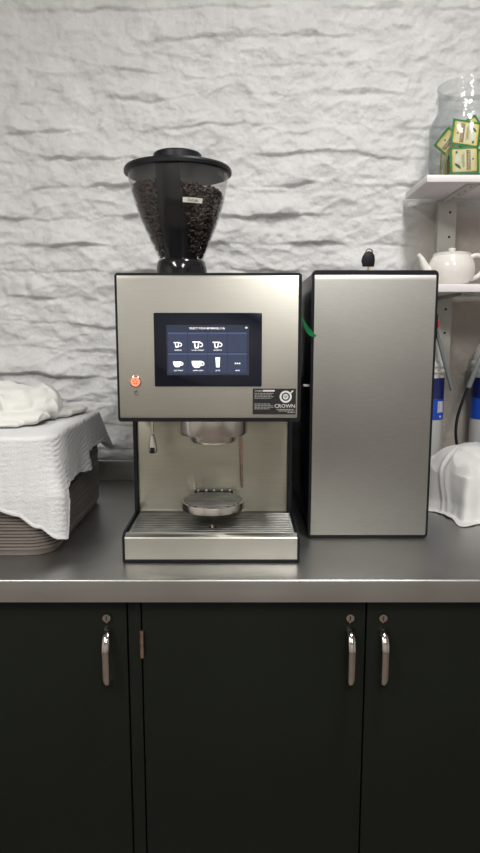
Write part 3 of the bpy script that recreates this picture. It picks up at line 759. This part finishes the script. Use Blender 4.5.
# ------------------------------------------------------------------ crumpled cloths
def lobe(mbx, c, rad, seed, fold=.25, freq=9, dirv=(1, .5, 0), e=.75, zmin=None, rot=0):
    t = bmesh.new(); bmesh.ops.create_icosphere(t, subdivisions=6, radius=1)
    D = Vector(dirv).normalized()
    for v in t.verts:
        n0 = v.co.copy(); p = n0.copy()
        p = Vector([math.copysign(abs(q)**e, q) for q in n0])
        q = Vector((p.x*rad[0], p.y*rad[1], p.z*rad[2])); ww = q*10
        wv = nz(ww.x*.9+seed, ww.y*.9, ww.z)*.9+.3*nz(ww.x*2.6, ww.y*2.6+seed, ww.z)
        ph = q.dot(D)*freq*10+wv*4.2
        rg = 1-abs(math.sin(ph*.5)); rg2 = 1-abs(math.sin(ph*1.17+2*nz(ww.x, ww.y, seed)))
        s_ = 1+fold*(rg**1.6-.45)+fold*.35*(rg2**2-.3)
        q2 = Vector((q.x*(1+(s_-1)*.35), q.y*(1+(s_-1)*.35), q.z*s_))
        c_, s2 = math.cos(rot), math.sin(rot)
        v.co = Vector((c[0]+q2.x*c_-q2.y*s2, c[1]+q2.x*s2+q2.y*c_, c[2]+q2.z))
        if zmin is not None and v.co.z < zmin: v.co.z = zmin
    mbx.join(t)
zb = ZT+.0040
m_ = MB()
lobe(m_, (-.520, 1.470, zb+.034), (.102, .105, .044), 3.3, .42, 2.3, (.3, .8, 1.3), .95, zb)
lobe(m_, (-.485, 1.440, zb+.026), (.072, .080, .030), 4.3, .45, 3.0, (.8, 1, .8), .9, zb)
lobe(m_, (-.560, 1.380, zb+.016), (.150, .060, .016), 7.1, .30, 4.2, (.25, 1, 0), .75, zb)
lobe(m_, (-.535, 1.345, zb+.007), (.085, .045, .008), 1.7, .40, 5, (.4, 1, 0), .8, zb)
lobe(m_, (-.430, 1.530, zb+.010), (.045, .090, .011), 5.5, .3, 4, (1, .2, 0), .8, zb, -.3)
ccl = single('crumpled_cloth', m_, M['muslin2'], 'ivory cloth folded into a soft heap on top of the draped tray stack', 'cloth', (-.52, 1.45, zb), smooth=180)
rm = ccl.modifiers.new('weld', 'REMESH'); rm.mode = 'VOXEL'; rm.voxel_size = .0022; rm.use_smooth_shade = True
sm = ccl.modifiers.new('soft', 'SMOOTH'); sm.iterations = 2; sm.factor = .5

# towel on the right, one continuous sheet fallen in folds
def towel():
    V = []; F = []; NU, NV = 260, 110
    c = Vector((.600, 1.575)); H = .160
    for j in range(NV+1):
        v = j/NV
        for i in range(NU):
            a = 2*PI*i/NU; ca, sa = math.cos(a), math.sin(a)
            R = 1/((abs(ca)/(.18 if ca > 0 else .165))**2.3+(abs(sa)/.125)**2.3)**(1/2.3)
            sw = a-.9*v+.35*nz(ca*2, sa*2, v*2)                  # folds sweep round as they run down
            f1 = abs(math.sin(sw*2.0+.2+1.6*nz(ca*1.6, sa*1.6, v*1.5+4))); f2 = abs(math.sin(sw*4.0+1.9+2.2*nz(ca*2, sa*2, v+1)))
            fold = (.6*(1-f1)**1.3+.4*(1-f2)**1.5)
            R *= 1+(.13*(fold-.3))*sstep(.25, 1, v)
            fr = math.exp(-((a-math.radians(240))/.15)**2); fr2 = math.exp(-((a-math.radians(272))/.36)**2); lf = math.exp(-((a-math.radians(208))/.30)**2)
            R += (.058*fr+.060*fr2)*v**3-.030*lf*sstep(.3, 1, v)
            if v < .86: rad = R*.84*math.sin(v/.86*PI/2)**.9
            else: rad = R*(.84+.16*(v-.86)/.14)
            x, y = c.x+ca*rad, c.y+sa*rad
            t = min(1, v/.9)
            base = H*(1-t**2.9)**.80*(1-.10*sstep(.1, .7, t)*(1-ca)*.5)
            z = base*(1+.26*(fold-.35)*sstep(.10, .65, t))+.008*nz(x*14, y*14, 7)*(1-t)+.004*abs(nz(x*30, y*30, 3))*t
            for q, (dx, dy, fr_) in enumerate(((.8, .6, 34), (.95, -.3, 47))):
                w_ = (x*dx+y*dy)*fr_+2.6*nz(x*6, y*6, 11+q*5)+1.2*z*20
                z += (.015, .009)[q]*((1-abs(math.sin(w_)))**2.2-.2)*sstep(.02, .5, t)*sstep(1.0, .8, t)*sstep(-.3, .3, nz(x*8, y*8, 20+q))
            z = .9018+max(.0008+.006*fold*sstep(.7, 1, t), z)
            V.append((max(x, .4095) if y > 1.32 else x, min(y, 1.72), z))
    for j in range(NV):
        for i in range(NU): F.append((j*NU+i, j*NU+(i+1) % NU, (j+1)*NU+(i+1) % NU, (j+1)*NU+i))
    m_ = MB(); m_.raw(V, F); bmesh.ops.remove_doubles(m_.bm, verts=m_.bm.verts, dist=1e-5)
    for _ in range(1): bmesh.ops.smooth_vert(m_.bm, verts=m_.bm.verts, factor=.5, use_axis_x=True, use_axis_y=True, use_axis_z=True)
    bmesh.ops.recalc_face_normals(m_.bm, faces=m_.bm.faces)
    return m_
tw = single('tea_towel', towel(), M['towel'], 'white tea towel bunched up on the worktop right of the milk cooler', 'towel', (.62, 1.56, .9), smooth=180)
so = tw.modifiers.new('thick', 'SOLIDIFY'); so.thickness = .0015; so.offset = -1

# ------------------------------------------------------------------ water filters and hoses
def wfilter(x, y, label):
    f = root('water_filter', label, 'water filter', (x, y, .9), 'water filter cartridges')
    part('cartridge', MB().lathe([(.001, .9005), (.042, .9005), (.048, .910), (.0495, .925), (.0495, 1.225), (.047, 1.232)], (x, y, 0), 48), M['filter'], f, smooth=40)
    part('collar', MB().lathe([(.046, 1.226), (.0525, 1.229), (.0525, 1.236), (.050, 1.238), (.050, 1.243), (.0545, 1.246), (.0545, 1.256), (.051, 1.260), (.046, 1.262)], (x, y, 0), 48), M['filter_top'], f, 'white ribbed collar', smooth=30)
    part('cap', MB().lathe([(.047, 1.258), (.0465, 1.275), (.042, 1.296), (.032, 1.312), (.020, 1.320), (.018, 1.345), (.001, 1.346)], (x, y, 0), 48), M['filter_top'], f, 'domed white cap', smooth=50)
    lb = part('wrap_label', MB().lathe([(.0499, 1.098), (.0503, 1.0985), (.0503, 1.156), (.0499, 1.1565)], (x, y, 0), 48), M['blue'], f, 'bright blue lower band')
    part('upper_band', MB().lathe([(.0499, 1.1567), (.0503, 1.157), (.0503, 1.214), (.0499, 1.2145)], (x, y, 0), 48), M['navy'], f, 'navy upper band')
    m_ = MB()
    for k in range(9):
        a = math.radians(-62+3.2*k); 
        w = .9 if k % 3 else 1.8
        m_.box(-.0006*w, .0006*w, -.0004, .0004, 1.118+.002*(k % 2), 1.150, mtx=Matrix.Translation((x+.0507*math.cos(a), y+.0507*math.sin(a), 0)) @ Matrix.Rotation(a+PI/2, 4, 'Z'))
    a = math.radians(-50); m_.box(-.0035, .0035, -.0004, .0004, 1.104, 1.110, mtx=Matrix.Translation((x+.0507*math.cos(a), y+.0507*math.sin(a), 0)) @ Matrix.Rotation(a+PI/2, 4, 'Z'))
    part('label_print', m_, M['stk_white'], f)
    return f
wfilter(.5245, 1.805, 'blue-labelled white water filter cartridge half hidden behind the milk cooler')
wfilter(.7060, 1.805, 'blue-labelled white water filter cartridge at the right edge, behind the tea towel')
def bez(P, n=10):
    out = []; P = [Vector(p) for p in P]
    Q = [P[0]]+P+[P[-1]]
    for i in range(1, len(Q)-2):
        for k in range(n):
            t = k/n; a, b_, c, d = Q[i-1], Q[i], Q[i+1], Q[i+2]
            out.append(.5*((2*b_)+(c-a)*t+(2*a-5*b_+4*c-d)*t*t+(3*b_-a-3*c+d)*t**3))
    out.append(P[-1]); return out
m_ = MB(); m_.tube(bez([(.5245, 1.760, 1.345), (.5290, 1.735, 1.335), (.5400, 1.725, 1.290), (.5560, 1.722, 1.235), (.5720, 1.722, 1.185)]), .0050, 12)
single('hose', m_, M['hose'], 'short grey hose end hanging in front of the left water filter', 'hose', (.54, 1.73, 1.2))
h2 = root('hose', 'long hose, grey above and black below, curving down beside the right water filter', 'hose', (.64, 1.74, .95))
part('grey_sleeve', MB().tube(bez([(.706, 1.770, 1.360), (.692, 1.745, 1.350), (.668, 1.738, 1.310), (.645, 1.738, 1.255), (.622, 1.740, 1.190)]), .0070, 12), M['hose'], h2, 'grey outer sleeve', smooth=60)
part('black_tube', MB().tube(bez([(.624, 1.740, 1.197), (.608, 1.742, 1.150), (.597, 1.745, 1.100), (.598, 1.748, 1.050), (.612, 1.752, 1.000), (.640, 1.765, .960), (.66, 1.79, .935)]), .0042, 12), M['hoseb'], h2, 'thin black tube', smooth=60)

# ------------------------------------------------------------------ shelves
SX0, SX1 = .4605, 1.32
def shelf(z0, th, label):
    return single('wall_shelf', MB().box(SX0, SX1, 1.650, 1.858, z0, z0+th, .0012), M['shelf'], label, 'shelf', (.89, 1.75, z0), group='white wall shelves')
shelf(1.7062, .0170, 'upper white wall shelf, carrying the glass jar of tea packets')
shelf(1.4400, .0200, 'lower white wall shelf, carrying the white teapot')
def upright(x, label):
    u = root('shelf_upright', label, 'shelf bracket', (x+.02, 1.875, 1.24), 'slotted shelf uprights')
    m_ = MB(); m_.box(x+.010, x+.058, 1.8585, 1.862, 1.235, 1.7055, .0006, 1); m_.box(x+.0075, x+.0105, 1.8585, 1.892, 1.235, 1.7055, .0006, 1)
    part('upright_angle', m_, M['track'], u)
    for k in range(7):
        z = 1.671-.0667*k
        if abs(z-1.43) < .005: continue
        part('bolt_hole', MB().lathe([(0, .0006), (.0034, .0004), (.0036, 0)], mtx=Matrix.Translation((x+.040, 1.8585, z)) @ Matrix.Rotation(PI/2, 4, 'X'), seg=14), M['hole'], u)
    for zt in (1.7058, 1.4396):
        m_ = MB(); m_.box(x+.018, x+.052, 1.668, 1.858, zt-.003, zt, .0005, 1)
        m_.prism_yz([(1.668, zt-.003), (1.668, zt-.007), (1.858, zt-.010), (1.858, zt-.003)], x+.018, x+.0205)
        br = part('bracket_arm', m_, M['track'], u)
        for k in range(4): part('arm_hole', MB().lathe([(0, .0006), (.003, .0004), (.0032, 0)], mtx=Matrix.Translation((x+.036, 1.69+.045*k, zt-.003)) @ Matrix.Rotation(PI, 4, 'X'), seg=12), M['hole'], br)
upright(.548, 'slotted pale upright behind the teapot, holding both white shelves')
upright(1.15, 'slotted pale upright at the far right end of the white shelves')

# ------------------------------------------------------------------ teapot
TC = (.5615, 1.745); TZ = 1.4602
tp = root('teapot', 'white glazed ceramic teapot on the lower shelf', 'teapot', (TC[0], TC[1], TZ))
body = [(.001, .001), (.030, .001), (.034, 0), (.0365, .002), (.046, .009), (.0545, .020), (.0595, .034), (.0605, .046), (.0585, .059), (.0540, .070), (.0500, .0765), (.0490, .079), (.0500, .083), (.0480, .0845), (.001, .0845)]
part('pot_body', MB().lathe(body, (TC[0], TC[1], TZ), 72), M['ceramic'], tp, smooth=60)
ld = part('lid', MB().lathe([(.001, .0840), (.0450, .0840), (.0455, .0858), (.036, .0880), (.014, .0900), (.0085, .0910), (.0080, .0925), (.0100, .0950), (.0098, .0975), (.007, .0992), (.001, .0997)], (TC[0], TC[1], TZ), 48), M['ceramic'], tp, smooth=60)
m_ = MB(); m_.tube(bez([(TC[0]-.040, TC[1]-.004, TZ+.024), (TC[0]-.058, TC[1]-.005, TZ+.034), (TC[0]-.072, TC[1]-.006, TZ+.052), (TC[0]-.082, TC[1]-.006, TZ+.072), (TC[0]-.093, TC[1]-.006, TZ+.082)], 8), [.018-.0115*min(1, k/26) for k in range(33)], 20)
part('spout', m_, M['ceramic'], tp, smooth=60)
m_ = MB(); m_.tube(bez([(TC[0]+.046, TC[1], TZ+.070), (TC[0]+.060, TC[1], TZ+.080), (TC[0]+.078, TC[1], TZ+.078), (TC[0]+.088, TC[1], TZ+.062), (TC[0]+.085, TC[1], TZ+.042), (TC[0]+.070, TC[1], TZ+.026), (TC[0]+.050, TC[1], TZ+.018)], 8), .0062, 16)
part('pot_handle', m_, M['ceramic'], tp, smooth=60)

# ------------------------------------------------------------------ jar and tea packets
JC = (.588, 1.754); JZ = 1.7234
prof = [(.001, .0), (.086, .0), (.092, .003), (.095, .010), (.095, .125), (.0935, .140), (.088, .156), (.0795, .170), (.0755, .180), (.0750, .196), (.0755, .204), (.0790, .2065), (.0800, .212), (.0785, .218), (.0765, .221), (.0768, .232), (.0785, .236), (.0775, .2405), (.0750, .2415),
        (.0735, .239), (.0735, .200), (.0735, .181), (.0778, .170), (.0862, .154), (.0912, .139), (.0925, .125), (.0925, .014), (.088, .008), (.001, .007)]
jr = single('glass_jar', MB().lathe(prof, (JC[0], JC[1], JZ), 96), M['glass'], 'wide-mouthed clear glass jar on the upper shelf, half filled with tea packets', 'jar', (JC[0], JC[1], JZ), smooth=50)
PW, PH = .074, .067
def make_packet(label):
    p = root('tea_packet', label, 'tea packet', (0, 0, 0), 'tea packets in the jar')
    w, h = PW/2, PH/2
    m_ = MB(); V = []; F = []; N = 12
    for s_ in (-1, 1):
        for j in range(N+1):
            for i in range(N+1):
                u, v = -1+2*i/N, -1+2*j/N
                th = .0002+.0014*max(0, (1-u**4))*max(0, (1-v**4))
                V.append((u*w, s_*th, v*h))
    n1 = (N+1)**2
    for j in range(N):
        for i in range(N):
            a = j*(N+1)+i; F.append((a, a+1, a+N+2, a+N+1)); F.append((n1+a, n1+a+N+1, n1+a+N+2, n1+a+1))
    for i in range(N):
        F.append((i, n1+i, n1+i+1, i+1)); t = N*(N+1)+i; F.append((t, t+1, n1+t+1, n1+t))
        l = i*(N+1); F.append((l, l+N+1, n1+l+N+1, n1+l)); r2 = l+N; F.append((r2, n1+r2, n1+r2+N+1, r2+N+1))
    m_.raw(V, F); part('sachet', m_, M['pk_green'], p, 'foil sachet with a green border', smooth=40)
    for side in (1, -1):
        rot = None if side == 1 else Matrix.Rotation(PI, 4, 'Z')
        f = part('printed_front', MB().prism_xz(rrect(-w+.006, w-.006, -h+.006, h-.006, .003, 3), -.0021, -.0014, mtx=rot), M['pk_yellow'], p, 'yellow printed face')
        m_ = MB(); m_.prism_xz(rrect(-w+.011, w-.011, -h+.008, h-.008, .003, 3), -.0024, -.0018, mtx=rot); part('cream_panel', m_, M['pk_cream'], f)
        if side == -1: continue
        part('name_band', MB().box(-.0150, -.0050, -.0028, -.0022, -h+.009, h-.009), M['pk_brown'], f, 'brown name band')
        part('band_lettering', text_mb('TWININGS', -.0100, 0, -.0030, .0098, rot=-PI/2, extrude=.0001), M['pk_cream'], f)
        m_ = MB(); m_.prism_xz([(.010, .021), (.015, .019), (.024, .012), (.026, .006), (.019, .008), (.012, .013)], -.0028, -.0022); m_.prism_xz([(.017, -.018), (.022, -.016), (.023, -.022), (.018, -.024)], -.0028, -.0022)
        m_.prism_xz([(-.024, -.003), (-.021, .001), (-.019, -.003), (-.021, -.006)], -.0028, -.0022)
        part('leaf_picture', m_, M['pk_leaf'], f)
        m_ = MB(); m_.prism_xz([(.012, .004), (.024, .002), (.023, -.010), (.018, -.014), (.013, -.009)], -.0027, -.0022); part('cup_picture', m_, M['pk_white'], f)
        m_ = MB()
        m_.box(.0010, .0020, -.0028, -.0022, -.018, .016); m_.box(.0035, .0048, -.0028, -.0022, -.014, .018); m_.box(.0065, .0072, -.0028, -.0022, -.016, .008); part('fine_print', m_, M['pk_leaf'], f)
    return p
def copy_tree(o, parent=None):
    c = o.copy(); COL.objects.link(c)
    if parent: c.parent = parent
    for ch in o.children: copy_tree(ch, c)
    return c
packs = [  # x, y, z, (rx lean, ry roll in the picture plane, rz yaw), label
    (.5685, 1.702, 1.834, (-.16, .14, .05), 'big tilted green and yellow tea packet, foremost and upper one in the jar'),
    (.5640, 1.690, 1.7665, (-.06, PI-.05, .03), 'upside-down tea packet standing upright at the front bottom of the jar'),
    (.5440, 1.735, 1.815, (-.18, .70, .15), 'tea packet turned on its corner behind the left side of the foremost packet'),
    (.5900, 1.738, 1.846, (-.12, -.55, .0), 'tea packet whose top corner peeks above the foremost packet'),
    (.5220, 1.745, 1.7665, (.02, PI/2, 1.25), 'outermost tea packet standing edge-on at the left of the jar'),
    (.5330, 1.742, 1.7680, (.04, PI/2+.06, 1.32), 'second edge-on tea packet from the left in the jar'),
    (.6400, 1.715, 1.7700, (-.05, .05, -.5), 'tea packet standing at the right side of the jar, angled away'),
    (.6440, 1.745, 1.828, (-.14, .30, -.15), 'tea packet leaning high at the right side of the jar'),
    (.5750, 1.720, 1.7680, (-.04, -.08, .05), 'tea packet standing directly behind the upside-down front packet'),
    (.5760, 1.765, 1.7690, (-.03, .10, .0), 'hindmost tea packet standing in the middle of the jar'),
]
p0 = make_packet(packs[0][4]); srcs = [p0]+[copy_tree(p0) for _ in packs[1:]]
for o, (x, y, z, rot, lab) in zip(srcs, packs):
    o.location = (x, y, z); o.rotation_mode = 'XYZ'
    mt = Matrix.Rotation(rot[2], 4, 'Z') @ Matrix.Rotation(rot[0], 4, 'X') @ Matrix.Rotation(rot[1], 4, 'Y')
    o.rotation_euler = mt.to_euler(); o['label'] = lab

# ------------------------------------------------------------------ lamps
def lamp(x, y, lx, ly, power, label, spread=PI, col=(1, .975, .94)):
    l = root('ceiling_lamp', label, 'ceiling lamp', (x, y, 2.8))
    part('lamp_housing', MB().box(x-lx/2-.02, x+lx/2+.02, y-ly/2-.02, y+ly/2+.02, 2.74, 2.7995, .005), M['lamp_body'], l)
    part('diffuser', MB().box(x-lx/2, x+lx/2, y-ly/2, y+ly/2, 2.728, 2.7395, .004), M['lamp'], l)
    d = bpy.data.lights.new('lamp_light', 'AREA'); d.shape = 'RECTANGLE'; d.size = lx; d.size_y = ly; d.energy = power; d.color = col
    o = bpy.data.objects.new('lamp_light', d); COL.objects.link(o); o.location = (x, y, 2.72); 
lamp(.42, .75, .14, .50, 15.5, 'long ceiling lamp above the worktop')
lamp(.40, -1.0, .30, 1.1, 24, 'wide ceiling lamp on the right, further back in the room')
lamp(-1.15, -.5, .30, 1.1, 24, 'added unseen fill lamp on the left, further back in the room')  # added fill light, lifts the dim left part of the wall

w = bpy.data.worlds.new('World'); SC.world = w; w.use_nodes = True
w.node_tree.nodes['Background'].inputs[0].default_value = (.8, .85, .9, 1); w.node_tree.nodes['Background'].inputs[1].default_value = .3

# ------------------------------------------------------------------ camera
cd = bpy.data.cameras.new('camera'); cd.sensor_fit = 'VERTICAL'; cd.sensor_height = 36; cd.sensor_width = 36*480/853; cd.lens = 640/853*36; cd.clip_start = .02
co = bpy.data.objects.new('camera', cd); COL.objects.link(co); co.location = (0, 0, 1.34); co.rotation_euler = (math.radians(90-8.4), 0, 0)
SC.camera = co
SC.view_settings.view_transform = 'Standard'; SC.view_settings.look = 'None'; SC.view_settings.gamma = 1; SC.view_settings.use_curve_mapping = False
SC.view_settings.exposure = 0.45
